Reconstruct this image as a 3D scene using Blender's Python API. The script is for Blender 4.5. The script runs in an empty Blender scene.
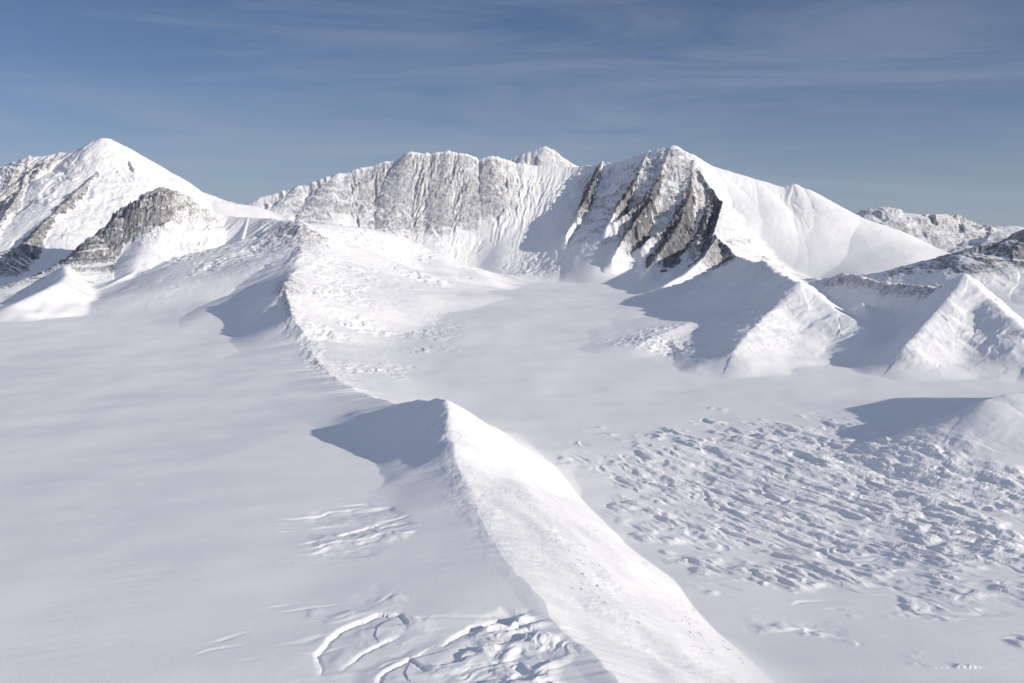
import bpy, math, time
import numpy as np
T0=time.time()
F=1098.0; PITCH=math.atan(101.5/F); CAMZ=10.0
CP,SP=math.cos(PITCH),math.sin(PITCH)
f32=np.float32
def S(px,py,d):
    u=px-512.0; v=341.5-py
    dy=F*CP+v*SP; dz=v*CP-F*SP; k=d/dy
    return (u*k,d,CAMZ+dz*k)
def G(px,py,z=0.0):
    u=px-512.0; v=341.5-py
    dy=F*CP+v*SP; dz=v*CP-F*SP; k=(z-CAMZ)/dz
    return (u*k,dy*k)
def sst(a,b,x):
    t=np.clip((x-a)/(b-a),0,1); return t*t*(3-2*t)
# ---------- noise ----------
_a=np.arange(256)*(2*math.pi/256)
GX=np.cos(_a).astype(f32); GY=np.sin(_a).astype(f32)
def hsh(ix,iy,seed):
    h=ix.astype(np.uint32)*np.uint32(374761393)+iy.astype(np.uint32)*np.uint32(668265263)+np.uint32((seed*1274126177)&0xffffffff)
    h=(h^(h>>np.uint32(13)))*np.uint32(1274126177)
    h^=h>>np.uint32(16)
    h=h*np.uint32(2246822519)
    h^=h>>np.uint32(13)
    return h
def gn(x,y,seed=0):
    fx=np.floor(x); fy=np.floor(y)
    ix=fx.astype(np.int64); iy=fy.astype(np.int64)
    x=(x-fx).astype(f32); y=(y-fy).astype(f32)
    u=x*x*x*(x*(x*6-15)+10); v=y*y*y*(y*(y*6-15)+10)
    def g(i,j):
        k=(hsh(ix+i,iy+j,seed)&np.uint32(255)).astype(np.int32)
        return GX[k]*(x-i)+GY[k]*(y-j)
    a=g(0,0);b=g(1,0);c=g(0,1);d=g(1,1)
    return 1.5*((a+(b-a)*u)*(1-v)+(c+(d-c)*u)*v)
def fbm(x,y,o=4,seed=0,gain=.5):
    s=0;a=1.0;f=1.0;n=0
    for i in range(o):
        s=s+a*gn(x*f,y*f,seed+i*17); n+=a; a*=gain; f*=2.03
    return s/n
def rdg(x,y,o=4,seed=0,gain=.5,yl=2.07):
    s=0;a=1.0;f=1.0;n=0;g=1.0
    for i in range(o):
        s=s+a*(1-2*np.abs(gn(x*f,y*g,seed+i*31))); n+=a; a*=gain; f*=2.07; g*=yl
    return s/n
def worley(x,y,seed=0):
    fx=np.floor(x); fy=np.floor(y); ix=fx.astype(np.int64); iy=fy.astype(np.int64)
    f1=np.full(x.shape,9.0,f32); f2=f1.copy(); idv=np.zeros(x.shape,f32); 
    for i in(-1,0,1):
        for j in(-1,0,1):
            h=hsh(ix+i,iy+j,seed)
            rx=(h&np.uint32(1023)).astype(f32)/1023; ry=((h>>np.uint32(10))&np.uint32(1023)).astype(f32)/1023
            rv=((h>>np.uint32(20))&np.uint32(1023)).astype(f32)/1023
            d=np.hypot(ix+i+rx-x,iy+j+ry-y).astype(f32)
            c=d<f1
            f2=np.where(c,f1,np.minimum(f2,d)); idv=np.where(c,rv,idv); f1=np.where(c,d,f1)
    return f1,f2,idv
# ---------- grid ----------
def logs(a,b,s):
    n=max(2,int(math.log(b/a)/s)); return np.exp(np.linspace(math.log(a),math.log(b),n,endpoint=False))
R=np.concatenate([logs(.5,19,.25),logs(19,60,.0019),logs(60,130,.0018),logs(130,170,.0015),logs(170,216,.0009),logs(216,350,.0022),logs(350,4000,.06),[4000]])
A=np.concatenate([np.linspace(-180,-34,40,endpoint=False),np.linspace(-34,-26.5,90,endpoint=False),np.linspace(-26.5,26.5,1320,endpoint=False),np.linspace(26.5,34,90,endpoint=False),np.linspace(34,180,41)])*math.pi/180
nr,na=len(R),len(A)
RR,AA=np.meshgrid(R,A,indexing='ij')
X=(RR*np.sin(AA)).ravel(); Y=(RR*np.cos(AA)).ravel()
N=X.size
print('verts',N)
# ---------- base surface ----------
CREST=[(400,409,61.3),(410,406,59.6),(420,402.5,57.5),(430,404,55.6),(438,401,53.6),(446,402.5,52.2),(449,410,51),(450,432,48.8),(457,465,45.6),(470,495,41.3),(492,532,36.5),(515,566,32.7),(545,606,29.3),(590,660,25.7),(625,700,23.4),(690,780,19.8)]
SPINE=[(300,222,150),(303,250,136),(295,272,122),(284,286,109),(289,303,105.5),(292,317,100),(308,340,94.5),(314,357,88),(334,380,76.5),(370,398,67)]
cr=np.array([S(*q) for q in (SPINE[1:]+CREST)[::-1]])
XC_Y=np.concatenate([[10],cr[:,1]]); XC_X=np.concatenate([[4.6],cr[:,0]])
ft=np.array([G(px,py,z) for px,py,z in [(835,720,-1.6),(782,682,-1.9),(728,636,-2.3),(670,580,-2.55),(616,530,-2.5),(565,485,-2.3),(520,443,-1.9)]])
XF_Y=np.concatenate([[10],ft[:,1],[66,76,85,105,125]]); XF_X=np.concatenate([[10.2],ft[:,0],[-1.4,-5.5,-7.5,-10,-14]])
def base(x,y):
    b=3.0*sst(68,150,y)
    xc=np.interp(y,XC_Y,XC_X)+.30*gn(y/3.6,y*0+.5,71)*sst(64,52,y)+.10*gn(y/1.0,y*0+.5,72); xf=np.interp(y,XF_Y,XF_X)+.14*gn(y/5,y*0+3.5,73)
    m=np.clip((x-xc)/(xf-xc),0,1.6)
    e=np.interp(y,[24,30,34,58,75],[.45,.15,.005,.005,.3]); prof=.5*(m+1-np.sqrt((m-1)**2+e*e)); prof=np.clip(prof-.5*(1-np.sqrt(1+e*e)),0,1)
    blg=np.interp(y,[0,28,34,56,66],[.0,-.04,-.19,-.17,0])
    prof=np.where(m<1,prof+blg*np.sin(math.pi*np.clip(m,0,1))*.9,prof)
    D=np.interp(y,[0,20,30,45,54,60,68,84,100,125],[1.5,1.8,2.4,2.7,2.2,1.6,1.2,.9,.6,0])
    return b-D*prof
B=base(X,Y)
und=fbm(X/38,Y/38,3,5)
RD=np.hypot(X,Y)
H=B+und*.40*sst(20,60,RD)+.17*fbm(X/15,Y/11,3,8)+.10*sst(40,80,RD)*fbm(X/9,Y/20,3,9)
H0=H.copy()
# ---------- ridges ----------
rel=np.zeros(N); lab=np.zeros(N,np.int8); rock=np.zeros(N,f32); ribg=np.zeros(N,f32); stk=np.zeros(N,f32)
def lst(v,n): return np.array(v if hasattr(v,'__len__') else [v]*n,float)
def ridge(pts,wf,wn,p=1.35,r=.02,rib=.08,ribf=1/6.,rk=0.,jag=0.,k=.5,label=1,seed=1,warp=1.0,ru=.6,slant=0.,smooth=.2,sides=(1,1),wob=.9,cap=0.):
    """wf: width on the left of travel direction, wn: width on the right"""
    n=len(pts); P=np.array([S(*q[:3]) for q in pts]); wf=lst(wf,n); wn=lst(wn,n); rkk=lst(rk,n); sl=lst(slant,n); rul=lst(ru,n)
    zr=P[:,2]-base(P[:,0],P[:,1]); zr=np.maximum(zr,.02)
    wm=max(wf.max(),wn.max())*1.05
    m=np.where((X>P[:,0].min()-wm)&(X<P[:,0].max()+wm)&(Y>P[:,1].min()-wm)&(Y<P[:,1].max()+wm))[0]
    x=X[m]; y=Y[m]
    nx_=fbm(x/(wm*.5),y/(wm*.5),2,seed+91); wy=warp*.04*wm*fbm(x/(wm*.5),y/(wm*.5),2,seed+47)
    z0=np.zeros(x.size)
    bh=z0.copy(); bt=z0.copy(); bu=z0+1; br=z0.copy(); bz=z0.copy(); bd=z0.copy(); bs_=z0.copy(); bru=z0.copy()
    cum=0
    for i in range(n-1):
        ax,ay=P[i,0],P[i,1]; dx=P[i+1,0]-ax; dy=P[i+1,1]-ay; L=math.hypot(dx,dy)
        t=np.clip(((x-ax)*dx+(y-ay)*dy)/(L*L),0,1)
        ex=x-ax-t*dx; ey=y-ay-t*dy; d0=np.hypot(ex,ey)
        s=(dx*ey-dy*ex)/(L*np.maximum(d0,1e-6))
        WF=wf[i]+(wf[i+1]-wf[i])*t; WN=wn[i]+(wn[i+1]-wn[i])*t
        w=WF*(1+s)/2+WN*(1-s)/2
        u=np.clip(d0/w*(1+nx_*.25*warp),0,1)
        us=(np.sqrt(u*u+r*r)-r)/(math.sqrt(1+r*r)-r)
        z=zr[i]+(zr[i+1]-zr[i])*t
        h=z*(1-us)**p
        c=h>bh
        bh=np.where(c,h,bh); bt=np.where(c,cum+t*L,bt); bu=np.where(c,u,bu); br=np.where(c,rkk[i]+(rkk[i+1]-rkk[i])*t,br); bz=np.where(c,z,bz); bd=np.where(c,d0*np.sign(s),bd)
        bs_=np.where(c,sl[i]+(sl[i+1]-sl[i])*t,bs_); bru=np.where(c,rul[i]+(rul[i+1]-rul[i])*t,bru)
        cum+=L
    wb=wob*fbm(x/3.5,y/3.5,3,seed+60)
    tt=bt+wy*.8+bs_*np.abs(bd)+wb
    R1=rdg(tt*ribf,bd*ribf*.25+7,5,seed+3,.6,1.35)
    env=np.minimum(1,bu*6)*(1-bu)**.8
    br=br*np.where(bd>0,sides[0],sides[1])
    bst=rdg(tt*.9,bd*.12,4,seed+13,.65,1.3)
    brc=br.copy()
    br=br*(1-sst(bru,bru+.3,bu+.15*nx_+.10*bst))
    if cap>0: br=br*sst(cap*.3,cap,bu+.03*bst)
    ra=np.minimum(1,.35*brc+.95*br)
    bh=bh+bz*rib*(smooth+(1-smooth)*ra)*env*(R1-.25)
    if jag>0:
        bh=bh+jag*(.12+.88*np.minimum(1,brc*1.2))*rdg(bt*.35,bt*0+.5,4,seed+5,.65)*(1-bu)**6
    old=rel[m]
    dlt=np.clip(1-np.abs(bh-old)/k,0,1)
    new=np.maximum(bh,old)+k*.25*dlt*dlt*np.clip(np.minimum(bh,old)/.3,0,1)
    rel[m]=new
    win=bh>old
    rock[m]=np.where(win,br,rock[m]); ribg[m]=np.where(win,R1,ribg[m]); stk[m]=np.where(win,bst,stk[m])
    lw=win&(bh>.12)
    lab[m]=np.where(lw,label,lab[m])
# far ranges
ridge([(820,232,262),(850,224,262),(866,219,262),(880,211,262),(890,220,262),(905,214,262),(918,221,262),(930,215,262),(945,227,260),(958,225,258),(972,235,256),(988,234,252),(1004,242,250),(1040,250,245)],50,34,p=1.05,rib=.3,ribf=1/9.,rk=.85,jag=1.2,label=5,seed=11,ru=.6,slant=.4)
ridge([(900,236,330),(930,227,330),(950,218,330),(968,226,330),(985,228,330),(1005,219,330),(1018,229,330),(1030,233,330),(1080,224,330),(1150,232,330)],60,50,p=1.1,rib=.2,ribf=1/10.,rk=.35,jag=1.2,label=5,seed=12,ru=.5)
# distant western mountain
ridge([(-160,215,200),(-80,190,200),(-40,180,200),(0,167,200),(30,157,200),(60,154,200),(80,152,200),(90,145,200),(98,140,200),(105,137.5,200),(112,141.5,200),(122,155,200),(150,172,200),(178,191,200),(215,201,200),(250,206,202)],60,40,p=1.3,rib=.11,ribf=1/3.,rk=[1.0]*6+[.7,.5,.45,.5,.4,.15,.05,0,0,0],jag=.25,label=2,seed=21,ru=.65,slant=[.5]*8+[.3,.1,0,0,0,0,0,0],smooth=.05)
ridge([(84,152,199),(98,174,191),(62,205,180),(28,243,168),(-12,262,160)],[5,9,10,9,7],[4,8,9,9,7],p=1.1,rib=.18,ribf=1/2.,rk=[.4,1.1,1.3,1.3,1.1],jag=.4,label=2,seed=22,ru=.5,slant=.1)
ridge([(30,157,200),(22,190,188),(0,225,176),(-30,260,165)],[7,9,10,9],8,p=1.1,rib=.18,ribf=1/2.,rk=1.1,jag=.4,label=2,seed=23,ru=.5,slant=.1)
# near western spur
ridge([(-60,335,124),(-20,318,130),(30,293,137),(62,268,144),(95,238,149),(125,211,153),(148,194,155),(162,190,155.5),(176,196,157),(200,209,160),(230,217,160),(262,219,157),(300,222,150)],
      [12,12,10,10,10,10,12,12,16,20,22,22,20],[6,8,11,13,13,13,14,15,20,22,21,19,20],p=1.15,rib=.19,ribf=1/2.4,rk=[.3,.7,1.2,1.25,1.25,1.25,1.25,1.2,.95,.45,.1,.05,.3],jag=.6,label=2,seed=31,ru=[.5,.5,.55,.6,.55,.48,.42,.36,.28,.22,.2,.2,.1],slant=[1.5]*8+[.8,.3]+[0]*3,smooth=.1,wob=.6)
ridge([(202,210,160),(186,238,152),(152,264,144),(108,286,136),(70,300,129),(40,312,122)],[6,6,6,5,5,4],[7,7,7,6,5,4],rib=.10,rk=[.8,.7,.4,.3,.1,0],label=2,seed=32,ru=.3)
ridge([(248,219,158),(240,245,148),(228,272,138),(214,292,130)],[5,5,4,3],[6,6,5,4],rib=.08,rk=.1,label=2,seed=33)
ridge([(64,268,143),(66,276,132),(60,283,123),(40,292,119),(15,304,115)],[5,5,6,6,4],[6,7,7,7,5],p=1.2,r=.05,rib=.10,rk=.25,label=2,seed=34)
# main massif
ridge([(495,166,235),(512,158,235),(525,153,235),(537,149.5,235),(545,146.5,235),(552,150,235),(560,157,235),(585,170,235)],30,25,p=1.1,rib=.06,ribf=1/3.,rk=.8,jag=.1,label=3,seed=41,ru=.3)
MP=[(200,222,204),(225,214,205),(262,200,208),(300,189,210),(340,176,212),(370,168,214),(395,161,215),(410,154,215),(430,156,215),(447,152,215),(465,154,215),(478,160,215),(492,156,215),(512,162,215),(540,166,215),(572,168,214),(600,166,212),(620,163,210),(640,156,208),(660,150,206),(674,148,205),(690,155,205),(715,167,205),(755,179,204),(783,187,203),(794,183.5,203),(806,189,202),(840,210,198),(885,243,191),(935,277,181)]
nM=len(MP)
ridge(MP,40,[20,22,26,28,29,29,29,29,29,29,29,29,29,30,31,32,31,30,30,30,30,31,32,32,31.5,31,31,29,23,12],p=1.25,rib=.045,ribf=1/1.3,rk=([.3,.6,.8,.95,1.1,1.22,1.3,1.35,1.35,1.35,1.35,1.25,1.15,.8,.4,.3,.8,.7,.8,.9,.9,.4]+[.12]*20)[:nM],jag=.6,label=3,seed=42,ru=([.3,.3,.3,.32,.38,.46,.5,.52,.52,.52,.5,.48,.42,.35,.3,.3,.45,.5,.55,.55,.55,.4]+[.5]*20)[:nM],
      slant=([.15]*14+[.3,.4,.5,.5,.4,.3,.3,.2]+[0]*20)[:nM],smooth=.10,wob=.6,cap=.07)
for i,(pp,wa,rr_) in enumerate([
  ([(602,167,211),(594,184,205.3),(586,204,199.3),(576,222,194),(566,236,190.5)],1.6,[1.1,1.6,1.5,.7,.0]),
  ([(650,158,207.5),(638,182,199.5),(622,206,193.3),(606,232,187.5)],1.15,[.4,1.5,1.4,.3]),
  ([(672,160,205),(660,184,197.3),(648,208,191.5),(628,236,185.3),(612,260,180.3)],1.6,[.4,1.6,1.6,1.3,.2]),
  ([(656,194,195.5),(636,212,191.3),(614,226,188.3)],1.1,[1.5,1.5,.4]),
  ([(694,172,201),(690,200,193.3),(680,228,186.6),(662,254,181),(650,272,177)],1.9,[.9,1.6,1.65,1.4,.2]),
  ([(686,214,190),(668,230,187.3),(644,247,183.3)],1.2,[1.6,1.5,.5]),
  ([(712,200,194.8),(706,226,188),(696,250,182)],1.4,[1.6,1.6,.9]),
  ([(674,180,199),(664,198,195.5),(650,216,191.5)],.9,[1.4,1.5,.6])]):
    n_=len(pp)
    ridge(pp,[2*wa,2.8*wa,3*wa,2.4*wa,1.6][:n_],[2.6*wa,3.8*wa,3.6*wa,2.8*wa,1.8][:n_],p=1.0,rib=.36,ribf=1/1.2,rk=rr_,jag=1.1,label=3,seed=43+7*i,ru=.95,k=2.8,warp=1.6,wob=1.2)
ridge([(676,150,205),(700,174,199),(723,205,192),(714,236,184),(738,260,172),(754,265,146),(768,269,121)],[8,14,18,20,18,13,9],[5,8,8,9,10,9,9],p=1.25,rib=.2,ribf=1/2.,rk=[.2,1.0,1.5,1.6,1.3,.3,.2],jag=.7,label=3,seed=45,ru=[.4,.6,.7,.8,.6,.2,.2],slant=.3,smooth=.1,sides=(.3,1))
ridge([(718,236,184),(704,258,166),(684,274,152),(664,286,142)],[6,6,5,3],[6,6,5,4],rib=.15,ribf=1/2.,rk=[1.4,1.1,.5,0],label=3,seed=47,ru=.5)
# snow shoulder between spine and massif
ridge([(300,222,150),(345,226,165),(385,232,175),(430,257,182),(500,274,185),(540,277,186)],[14,14,14,10,8,6],[24,24,24,18,10,6],p=1.45,r=.1,rib=.05,rk=[.5,.0,.0,.0,0,0],ru=.1,label=1,seed=51)
# spine ridge
ridge(SPINE+CREST[:6],[26,24,18,13,11,10,9,8,7,7,6,6,6,6.5,7,7],[34,30,16,5,5,5.5,6,8,9,8,5,4.8,4.6,4.4,4.2,4],p=1.25,r=.012,rib=.08,ribf=1/2.,rk=[1.2,.8,.5,.9,.7,.8,.5,.7,.8,.5,.4,.3,.2,.2,.2,.2],jag=.3,k=.3,label=1,seed=52,ru=[.09,.07]+[.07]*14,smooth=.4)
# foreground ridge
ridge(CREST,[4,4.5,5,5,5,5,5,5,6,6.5,6.5,6,6,6,6,5],[4.8,4.6,4.4,4.2,4,3.8,3.5,3.1,3,4,6,7,7,6,5,4],p=1.25,r=.07,rib=.10,ribf=1/1.5,rk=0,k=.3,label=4,seed=61,warp=1.3,ru=.3,smooth=.8,jag=.6)
# eastern hills
HK=dict(p=1.35,r=.03,rib=.14,ribf=1/2.0,label=6,k=.7,smooth=.8)
ridge([(738,260,172),(752,265,148),(768,269,121),(785,277,113),(800,285.5,107)],[14,13,12,10,9],[9,9,10,9,8],rk=[.6,.6,.6,.5,.2],jag=.4,seed=71,ru=.15,**HK)
ridge([(800,285.5,107),(778,307,104),(752,329,97),(733,352,89)],[7,8,7,5],[9,9,8,5],rk=.1,seed=72,jag=.5,**HK)
ridge([(765,304,113),(735,312,114),(700,321,110),(668,332,104),(640,343,98)],[5,6,6,5,3],[8,9,9,8,6],rk=.05,seed=77,jag=.3,**HK)
ridge([(800,285.5,107),(838,311,103),(880,335,97),(915,352,91)],[8,7,5,4],[12,12,10,6],rk=.1,seed=76,jag=.5,**HK)
ridge([(862,303,110),(872,318,103),(868,338,95)],[6,6,4],[4,4,4],rk=.1,seed=79,**HK)
ridge([(790,283,128),(820,281,124),(850,277,120),(875,284,116),(900,287,112),(940,290,106),(965,277,100),(990,299,97),(1024,328,91),(1060,350,86)],[14,14,14,13,13,12,10,9,8,6],[6,6,6,6,6,7,9,12,10,6],rk=[.3,.7,.9,.8,.9,.9,.4,.1,0,0],jag=.5,seed=73,ru=.15,**HK)
ridge([(965,277,100),(937,310,96),(905,344,89)],[10,10,7],[7,7,4],rk=.1,seed=74,**HK)
ridge([(930,290,152),(950,276,150),(968,260,148),(985,253,146),(1000,257,145),(1024,241,145),(1080,220,145),(1150,235,145),(1250,250,145)],30,[8,11,14,15,16,18,22,24,24],p=1.1,rib=.2,ribf=1/3.5,rk=1.2,jag=.9,label=6,seed=75,ru=.6,slant=.4)
# eastern snow dome
ridge([(940,434,60.5),(956,423,61),(972,410,61.3),(990,401,61.7),(1008,396,62.3),(1024,393,63),(1056,376,64),(1090,356,66),(1180,338,69)],[2.2,2.2,2.4,2.6,2.6,3,3.4,4,5],[6,9,12,14,15,16,17,18,20],p=1.25,r=.10,rib=.05,k=.4,label=7,seed=81,smooth=.6)
H=H0+rel
# ---------- generic fractal relief on high ground ----------
mm=np.where(rel>1.5)[0]
x=X[mm];y=Y[mm]
amp=np.clip((rel[mm]-1.5)/8,0,1)*(.06+.94*np.clip(rock[mm],0,1)**1.6)*np.where((lab[mm]==3)&(X[mm]<8),.3,1)
H[mm]+=amp*(.35*rdg(x/3,y/12,5,200,.6,1.3)-.1+.4*fbm(x/5,y/5,3,207))
mm=np.where((rel>.4)&(lab>=6))[0]
H[mm]+=.12*np.clip(rel[mm]-.4,0,1)*rdg(X[mm]/2.5,Y[mm]/2.5,4,220,.5)*np.where(lab[mm]==7,.3,1)
print('ridges',time.time()-T0)
# ---------- crevasse fields ----------
def poly(ptsi,z,soft):
    P=np.array([G(a,b,z) for a,b in ptsi]); 
    m=np.where((X>P[:,0].min()-1)&(X<P[:,0].max()+1)&(Y>P[:,1].min()-1)&(Y<P[:,1].max()+1))[0]
    x=X[m]+1.3*fbm(X[m]/3,Y[m]/3,3,900)*soft*1.5; y=Y[m]+1.8*fbm(X[m]/3,Y[m]/3,3,901)*soft*1.5
    ins=np.zeros(x.size,bool); dm=np.full(x.size,1e9)
    n=len(P)
    for i in range(n):
        ax,ay=P[i]; bx,by=P[(i+1)%n]
        c=((ay>y)!=(by>y)); 
        xi=(bx-ax)*(y-ay)/(by-ay+1e-12)+ax
        ins^=(c&(x<xi))
        dx=bx-ax;dy=by-ay
        t=np.clip(((x-ax)*dx+(y-ay)*dy)/(dx*dx+dy*dy),0,1)
        dm=np.minimum(dm,np.hypot(x-ax-t*dx,y-ay-t*dy))
    w=np.where(ins,np.clip(dm/soft,0,1),0); w=w*w*(3-2*w)
    k=w>0
    return m[k],w[k]
xcA=np.interp(Y,XC_Y,XC_X); xfA=np.interp(Y,XF_Y,XF_X)
RELK=(1-.95*sst(.5,1.6,rel))
OFFR=sst(.1,.9,X-xfA)
def serac(ptsi,z,soft,amp,sx,sy,ang,seed,crack=.35,cov=.0,fine=.35,step_=.9,respect=True,flow=0.):
    m,w=poly(ptsi,z,soft)
    if respect: w=w*RELK[m]
    if flow>0: w=w*OFFR[m]
    c,s=math.cos(ang),math.sin(ang)
    x=X[m];y=Y[m]
    wx=x+1.0*fbm(x/1.8,y/1.8,3,seed+1)*sx; wy=y+1.0*fbm(x/1.8,y/1.8,3,seed+2)*sx
    p=(wx*c+wy*s)/sx; q=(-wx*s+wy*c)/sy
    f1,f2,iv=worley(p,q,seed)
    e=sst(0,.6,f2-f1)
    g1,g2,jv=worley(p*2.1+3,q*1.9,seed+6)
    n=fbm(p*1.2,q*1.2,4,seed+4,.55)
    band=fbm(p*.14,q*.32,3,seed+19)
    pat=sst(-.2-cov,.3-cov,.6*fbm(x/3.4,y/3.0,3,seed+9)+1.1*band)
    step=sst(-.15,.15,fbm(p*.4+3,q*.6,4,seed+14))
    hh=(iv-.4)*e+crack*(e-1)+.45*(jv-.5)*sst(0,.45,g2-g1)+fine*1.6*n+step_*step
    if flow>0:
        P0=(x*c+y*s)/sx+.5*fbm(x/2.2,y/2.2,3,seed+44); Q0=(-x*s+y*c)/sy+1.3*fbm(x/4,y/4,4,seed+40,.55)
        long_=rdg(P0*.22+.3*gn(Q0*.3,P0*.3,seed+31),Q0*.7,4,seed+30,.6,2.0)
        st2=sst(-.2,.2,gn(P0*.18+5,Q0*.5,seed+33))+.6*sst(-.2,.2,gn(P0*.4+5,Q0*1.2,seed+34))+.45*sst(-.2,.2,gn(P0*.9+5,Q0*2.4,seed+36))
        hh=hh*(1-flow)+flow*(1.2*long_+1.5*st2+.5*n)
    H[m]+=amp*w*((.08+.92*pat)*hh+2.2*band)
def cracks(ptsi,z,soft,amp,sp,ln,ang,seed,th=.1,wd=.11,bend=.5):
    m,w=poly(ptsi,z,soft); w=w*RELK[m]
    c,s=math.cos(ang),math.sin(ang); x=X[m];y=Y[m]
    p=(x*c+y*s); q=(-x*s+y*c)
    q=(q+bend*fbm(x/5,y/5,3,seed+1)*sp*4+.2*sp*gn(x/.9,y/.9,seed+2))/sp
    fl=np.floor(q); fr=q-fl-.5+.25*np.sin(fl*12.9)
    msk=sst(th,th+.35,gn(p/ln+fl*3.71,fl*7.3+.5,seed+3))*sst(-.2,.25,fbm(x/2.5,y/2.5,2,seed+5))*sst(0,.12,np.minimum(q-fl,1-(q-fl)))
    pw=wd*(.3+.7*msk)
    H[m]+=amp*w*msk*(-1.0*np.exp(-(fr/pw)**2)+.3*np.exp(-((fr-.25)/.2)**2))
serac([(520,476),(590,456),(640,444),(760,436),(860,438),(935,438),(990,425),(1060,430),(1110,480),(1100,660),(1000,640),(900,620),(800,600),(720,590),(640,562),(575,520)],-2.5,5.5,.045,1.25,.40,-1.02,301,cov=.18,fine=.3,flow=.85,step_=.5)
serac([(800,450),(940,440),(1010,450),(1060,490),(1060,570),(960,560),(850,520)],-2.0,2.4,.045,.8,.36,-.85,311,cov=.2,fine=.4,flow=.7)
cracks([(560,470),(760,445),(1024,450),(1120,600),(1120,640),(820,600),(700,570),(600,520)],-2.5,1.5,.065,.8,3.4,-.75,322,th=-.25,wd=.15)
cracks([(600,520),(760,520),(1024,540),(1120,580),(1120,640),(820,640),(700,600)],-2.5,1.5,.035,.8,2.4,-.2,321,th=-.1,wd=.15)
cracks([(265,525),(330,498),(400,500),(435,530),(370,575),(300,565)],0,.6,.045,.7,2.0,.25,331,th=-.15,wd=.12)
serac([(300,505),(400,505),(425,530),(360,560),(305,550)],0,.6,.035,1.6,.5,.25,336,fine=.3)
serac([(290,608),(390,590),(450,615),(440,700),(300,700)],0,.8,.035,1.7,.9,.6,341,fine=.3,crack=.5,step_=1.0)
serac([(430,645),(500,608),(570,625),(605,700),(430,710)],.2,.6,.075,.9,.5,.5,342,cov=.25,respect=False,fine=.5,crack=.3,step_=1.0)
cracks([(200,600),(330,585),(600,625),(620,710),(150,710)],.1,.6,.02,.7,1.8,.5,343,th=-.05,wd=.13)
def slump(ptsi,z,dep,wd,scarp,seed,fall=.9):
    P=np.array([G(a,b,z) for a,b in ptsi])
    m=np.where((X>P[:,0].min()-4)&(X<P[:,0].max()+4)&(Y>P[:,1].min()-4)&(Y<P[:,1].max()+4))[0]
    x=X[m]+.12*fbm(X[m]/.9,Y[m]/.9,4,seed,.6); y=Y[m]+.2*fbm(X[m]/.9,Y[m]/.9,4,seed+1,.6)
    dm=np.full(x.size,1e9); sg=np.ones(x.size); tm=np.zeros(x.size); n=len(P)
    for i in range(n-1):
        ax,ay=P[i]; dx,dy=P[i+1]-P[i]
        t=np.clip(((x-ax)*dx+(y-ay)*dy)/(dx*dx+dy*dy),0,1)
        d=np.hypot(x-ax-t*dx,y-ay-t*dy); c=d<dm
        sg=np.where(c,np.sign(dx*(y-ay)-dy*(x-ax)),sg); tm=np.where(c,(i+t)/(n-1),tm); dm=np.minimum(dm,d)
    e=np.sin(math.pi*np.clip(tm,.0,1))**.6*sst(-.6,-.1,fbm(x/1.6,y/1.6,2,seed+2))
    H[m]+=e*(-dep*np.exp(-(dm/wd)**2)-scarp*(sg<0)*np.exp(-(dm/fall)**2))
slump([(322,672),(318,654),(330,636),(352,622),(378,613),(398,614),(406,624)],0,.055,.07,.07,701)
slump([(340,668),(362,650),(386,640),(402,632)],0,.035,.06,.03,703)
slump([(372,690),(386,668),(410,655),(428,668)],0,.055,.06,.05,705)
slump([(300,545),(330,540),(365,528),(392,522)],0,.04,.06,.05,713)
slump([(440,640),(470,622),(505,615),(540,628)],.1,.06,.06,.08,717)
def rough(cx,cy,d,rx,ry,amp,s,seed,an=1.0,east=False):
    qx,qy,_=S(cx,cy,d)
    w=np.clip(1-((X-qx)/rx)**2-((Y-qy)/ry)**2,0,1)
    if east: w=w*sst(0,2.5,X-xcA)
    m=np.where(w>0)[0]; x=X[m];y=Y[m]
    f1,f2,iv=worley(x/s+.5*gn(x/s,y/s,seed+4),y/(s*an)+.5*gn(x/s,y/s,seed+5),seed)
    H[m]+=amp*w[m]*((iv-.5)*sst(0,.5,f2-f1)+.9*fbm(x/s,y/s,5,seed+1,.58))*sst(-.2,.3,fbm(x/8,y/8,3,seed+2))
rough(370,255,160,20,40,.38,1.2,401,1.6)
rough(345,320,105,12,34,.30,.9,402,1.8,True)
rough(325,370,80,7,16,.18,.7,407,1.6,True)
rough(690,335,100,9,9,.26,.8,403,.8)
rough(225,262,148,12,20,.40,1.1,404,2.2)
rough(500,250,192,30,18,.25,1.0,405)
m=np.where((np.abs(X-xcA)<1.8)&(Y>64)&(Y<150))[0]
H[m]+=(1-np.abs(X[m]-xcA[m])/1.8)*sst(64,90,Y[m])*.32*fbm(X[m]/1.8,Y[m]/4.5,4,540,.55)
# sastrugi and micro relief
rr=RD; m=np.where((rr>18)&(rr<160))[0]; x=X[m];y=Y[m]
c,s=math.cos(.35),math.sin(.35); p=x*c+y*s; q=-x*s+y*c
H[m]+=.006*fbm(p/1.6,q/.35,4,500,.6)*sst(18,24,rr[m])*(.3+.7*sst(-.3,.4,fbm(x/9,y/9,2,501)))
H[m]+=.055*fbm(x/7,y/6,3,510)
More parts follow.
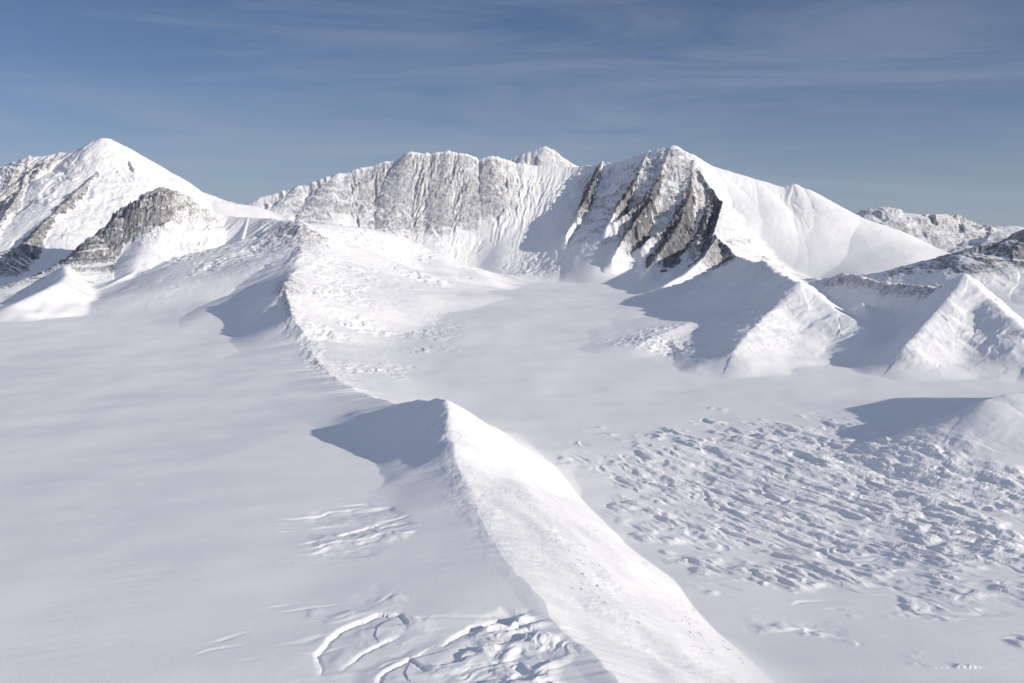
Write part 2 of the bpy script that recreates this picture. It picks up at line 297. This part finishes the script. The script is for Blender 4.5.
# wind-fluted flank of the foreground ridge
mm_=(X-xcA)/(xfA-xcA)
m=np.where((mm_>-.1)&(mm_<1)&(Y<60)&(Y>18))[0]
a_=np.clip(mm_[m]+.1,0,1); w=4*a_*(1-a_)
x=X[m];y=Y[m]
H[m]+=w*(.05*rdg(y/.8+.5*x,x/3.2,5,520,.6)+.18*fbm(y/3.5+.3*x,x/3,2,521)+.03*fbm(x/.35,y/.35,3,522)*sst(0,.3,fbm(x/1.8,y/3,2,523)))
dxx=X-xcA
m=np.where((dxx>-1.4)&(dxx<1.4)&(Y<52)&(Y>28))[0]
w=sst(-1.4,0,dxx[m])*(1-sst(0,1.4,dxx[m]))*sst(28,40,Y[m])*(1-sst(48,52,Y[m]))
H[m]+=w*.06*fbm(X[m]/.9,Y[m]/1.3,5,531,.58)
print('detail',time.time()-T0)
# ---------- normals, rock mask ----------
P=np.stack([X,Y,H],-1).reshape(nr,na,3)
du=np.gradient(P,axis=0); dv=np.gradient(P,axis=1)
nn=np.cross(dv,du); nn/=np.linalg.norm(nn,axis=-1,keepdims=True)+1e-12
nz=np.abs(nn[...,2]).ravel()
steep=np.degrees(np.arccos(np.clip(nz,0,1)))
rk=np.zeros(N,f32); m=np.where((rock>.02)&(rel>.1))[0]
n1=fbm(X[m]/3.,Y[m]/3.,4,600,.6)+.8*fbm(X[m]/9.,Y[m]/9.,2,610)
th=64-22*rock[m]-13*n1-3*ribg[m]-np.where(lab[m]==2,28,22)*stk[m]
th=np.where(lab[m]==6,th-12,th); th=np.where(lab[m]==5,64-22*rock[m]-9*n1-16-26*stk[m],th); th=np.where(lab[m]==1,th-18,th)
rk[m]=sst(-6,16,steep[m]-th)*np.clip(rock[m]*.95,0,1.4)
wl=(lab[m]==3)&(X[m]<8); rk[m]=np.where(wl,np.minimum(rk[m],.86),rk[m])
m=np.where((mm_>.12)&(mm_<.97)&(Y<52)&(Y>30))[0]
sp=sst(.28,.48,fbm(X[m]/.2,Y[m]/.4,2,620))*sst(-.1,.3,fbm(X[m]/1.6,Y[m]/3,3,621)+.5*(mm_[m]-.5))
rk[m]=np.maximum(rk[m],.85*sp)
print('rock frac',rk.mean(), 'steep max',steep.max())
gl,_=poly([(530,485),(620,450),(760,438),(860,438),(935,436),(1000,440),(1110,470),(1110,700),(800,700),(700,600),(600,520)],-2.3,.3)
lab[gl]=np.where(lab[gl]==0,8,lab[gl])
# ---------- material ----------
def material():
    mt=bpy.data.materials.new('snow_and_rock'); mt.use_nodes=True
    nt=mt.node_tree; nd=nt.nodes; lk=nt.links
    for n in list(nd): nd.remove(n)
    out=nd.new('ShaderNodeOutputMaterial'); bs=nd.new('ShaderNodeBsdfPrincipled'); lk.new(bs.outputs[0],out.inputs[0])
    tc=nd.new('ShaderNodeTexCoord'); at=nd.new('ShaderNodeAttribute'); at.attribute_name='rock'
    mp=nd.new('ShaderNodeMapping'); mp.inputs['Scale'].default_value=(1.5,.9,.28); lk.new(tc.outputs['Object'],mp.inputs[0])
    def noise(scale,det=6,rough=.6,vec=None):
        n=nd.new('ShaderNodeTexNoise'); n.inputs['Scale'].default_value=scale; n.inputs['Detail'].default_value=det; n.inputs['Roughness'].default_value=rough
        lk.new(vec or tc.outputs['Object'],n.inputs['Vector']); return n.outputs['Fac']
    def math_(op,a,b,c=None):
        n=nd.new('ShaderNodeMath'); n.operation=op
        for i,v in enumerate([a,b,c]):
            if v is None: continue
            if isinstance(v,(int,float)): n.inputs[i].default_value=v
            else: lk.new(v,n.inputs[i])
        return n.outputs[0]
    n1=noise(1.5,8,.75,mp.outputs[0]); n2=noise(5,5,.6,mp.outputs[0])
    a=math_('MULTIPLY_ADD',math_('SUBTRACT',n1,.5),2.2,at.outputs['Fac'])
    a=math_('MULTIPLY_ADD',math_('SUBTRACT',n2,.5),.9,a)
    mr=nd.new('ShaderNodeMapRange'); mr.interpolation_type='SMOOTHSTEP'
    lk.new(a,mr.inputs['Value']); mr.inputs['From Min'].default_value=.3; mr.inputs['From Max'].default_value=1.5
    gate=math_('GREATER_THAN',at.outputs['Fac'],.02)
    mask=math_('MULTIPLY',mr.outputs[0],gate)
    mask=math_('MULTIPLY',mask,.95)
    rc=nd.new('ShaderNodeValToRGB'); rc.color_ramp.elements[0].position=.3; rc.color_ramp.elements[0].color=(.055,.058,.072,1)
    rc.color_ramp.elements[1].position=.7; rc.color_ramp.elements[1].color=(.18,.172,.176,1); lk.new(noise(.9,8,.7),rc.inputs[0])
    sc=nd.new('ShaderNodeValToRGB'); sc.color_ramp.elements[0].position=.3; sc.color_ramp.elements[0].color=(.83,.825,.83,1)
    sc.color_ramp.elements[1].position=.7; sc.color_ramp.elements[1].color=(.91,.895,.88,1); lk.new(noise(.12,5,.6),sc.inputs[0])
    mx=nd.new('ShaderNodeMix'); mx.data_type='RGBA'; lk.new(mask,mx.inputs[0]); lk.new(sc.outputs[0],mx.inputs[6]); lk.new(rc.outputs[0],mx.inputs[7])
    lk.new(mx.outputs[2],bs.inputs['Base Color'])
    bs.inputs['Roughness'].default_value=.75; bs.inputs['Specular IOR Level'].default_value=.15
    b1=nd.new('ShaderNodeBump'); b1.inputs['Strength'].default_value=.5; b1.inputs['Distance'].default_value=.02
    hb=math_('MULTIPLY_ADD',n1,math_('MULTIPLY_ADD',mask,8.,.4),math_('MULTIPLY',noise(14,6,.65),.6)); lk.new(hb,b1.inputs['Height'])
    lk.new(b1.outputs[0],bs.inputs['Normal'])
    return mt
MAT=material()
# ---------- meshes ----------
ii=np.arange(nr-1)[:,None]*na+np.arange(na-1)[None,:]
quads=np.stack([ii,ii+1,ii+na+1,ii+na],-1).reshape(-1,4)
q0=quads[len(quads)//2]; pa,pb,pc=[P.reshape(-1,3)[k] for k in q0[:3]]
if np.cross(pb-pa,pc-pa)[2]<0: quads=quads[:,::-1]
fl=lab[quads[:,0]]
PV=P.reshape(-1,3).astype(f32)
INFO={0:('ground','wind-packed pale snowfield between the mountain ridges','snowfield'),
 1:('ridge','long narrow snow ridge with scattered dark rock along its crest','ridge'),
 2:('mountain','snow-covered mountain with dark striped rock spur and bowl','mountain'),
 3:('mountain.001','broad snowy massif with grey ribbed cliffs and sharp summit','mountain'),
 4:('ridge.001','smooth sunlit white ridge falling steeply to a glacier','ridge'),
 5:('mountain.002','distant grey rocky range dusted with snow','mountain'),
 6:('hill','pointed snow hills with thin rocky crests beside the basin','hill'),
 7:('hill.001','rounded bright snow dome above the broken icefall','hill'),
 8:('glacier','broken white icefall with seracs and open crevasses','glacier')}
for L,(nm,lb,cat) in INFO.items():
    fq=quads[fl==L]
    if len(fq)==0: continue
    used,inv=np.unique(fq.ravel(),return_inverse=True)
    me=bpy.data.meshes.new(nm); me.vertices.add(len(used)); me.vertices.foreach_set('co',PV[used].ravel())
    me.loops.add(len(inv)); me.loops.foreach_set('vertex_index',inv.astype(np.int32))
    me.polygons.add(len(fq)); me.polygons.foreach_set('loop_start',np.arange(0,len(inv),4,dtype=np.int32))
    try: me.polygons.foreach_set('loop_total',np.full(len(fq),4,np.int32))
    except Exception: pass
    me.update(calc_edges=True)
    me.shade_smooth()
    a=me.attributes.new('rock','FLOAT','POINT'); a.data.foreach_set('value',rk[used])
    me.materials.append(MAT)
    ob=bpy.data.objects.new(nm,me); bpy.context.scene.collection.objects.link(ob)
    ob['kind']='structure'; ob['label']=lb; ob['category']=cat
print('mesh',time.time()-T0)
# ---------- light ----------
EL=math.radians(16.0); AZ=math.radians(24)
L=(math.cos(EL)*math.cos(AZ),-math.cos(EL)*math.sin(AZ),math.sin(EL))
sd=bpy.data.lights.new('sun','SUN'); sd.energy=4.5; sd.angle=math.radians(.5); sd.color=(1,.925,.82)
so=bpy.data.objects.new('sun',sd); bpy.context.scene.collection.objects.link(so)
from mathutils import Vector
so.rotation_euler=Vector(L).to_track_quat('Z','Y').to_euler()
w=bpy.data.worlds.new('World'); bpy.context.scene.world=w; w.use_nodes=True
nt=w.node_tree; nd=nt.nodes; lk=nt.links
bg=nd['Background']; sky=nd.new('ShaderNodeTexSky'); sky.sky_type='NISHITA'; sky.sun_disc=False
sky.sun_elevation=EL; sky.sun_rotation=math.atan2(L[0],L[1]); sky.altitude=3500; sky.air_density=1.0; sky.dust_density=.3; sky.ozone_density=3.0
tc=nd.new('ShaderNodeTexCoord'); mp=nd.new('ShaderNodeMapping'); mp.inputs['Rotation'].default_value=(0,math.radians(12),0); mp.inputs['Scale'].default_value=(1.0,1.0,9)
lk.new(tc.outputs['Generated'],mp.inputs[0])
def mixc(fac,a,b,blend='MIX'):
    n=nd.new('ShaderNodeMix'); n.data_type='RGBA'; n.blend_type=blend
    for s,v in ((0,fac),(6,a),(7,b)):
        if isinstance(v,(int,float)): n.inputs[s].default_value=v
        elif isinstance(v,tuple): n.inputs[s].default_value=v
        else: lk.new(v,n.inputs[s])
    return n.outputs[2]
tint=mixc(1.0,sky.outputs[0],(.76,.72,.76,1),'MULTIPLY')
n1=nd.new('ShaderNodeTexNoise'); n1.inputs['Scale'].default_value=2.4; n1.inputs['Detail'].default_value=10; n1.inputs['Roughness'].default_value=.62; n1.inputs['Distortion'].default_value=.7
lk.new(mp.outputs[0],n1.inputs['Vector'])
def mrange(src,a,b,c,d):
    n=nd.new('ShaderNodeMapRange'); n.interpolation_type='SMOOTHSTEP'; lk.new(src,n.inputs['Value'])
    for k,v in zip(('From Min','From Max','To Min','To Max'),(a,b,c,d)): n.inputs[k].default_value=v
    return n.outputs[0]
def mth(op,a,b):
    n=nd.new('ShaderNodeMath'); n.operation=op; lk.new(a,n.inputs[0]); lk.new(b,n.inputs[1]); return n.outputs[0]
sep=nd.new('ShaderNodeSeparateXYZ'); lk.new(tc.outputs['Generated'],sep.inputs[0])
cir=mrange(n1.outputs['Fac'],.38,.68,.05,.36)
up_fill=mrange(sep.outputs['Z'],.26,.6,0,.70)  # pale veil added overhead, above the view, to lift ambient light
hz=mrange(sep.outputs['Z'],-.02,.17,.55,0)
c1=mixc(mth('ADD',cir,hz),tint,(3.7,4.25,5.35,1))
c2=mixc(up_fill,c1,(3.35,3.95,5.6,1))
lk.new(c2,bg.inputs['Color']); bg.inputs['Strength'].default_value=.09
# ---------- camera ----------
cd=bpy.data.cameras.new('camera'); cd.sensor_width=36; cd.lens=36*F/1024; cd.clip_start=.1; cd.clip_end=10000
co=bpy.data.objects.new('camera',cd); co.location=(0,0,CAMZ); co.rotation_euler=(math.pi/2-PITCH,0,0)
bpy.context.scene.collection.objects.link(co); bpy.context.scene.camera=co
sc=bpy.context.scene; sc.view_settings.view_transform='Standard'; sc.view_settings.look='None'; sc.view_settings.exposure=0
print('done',time.time()-T0)
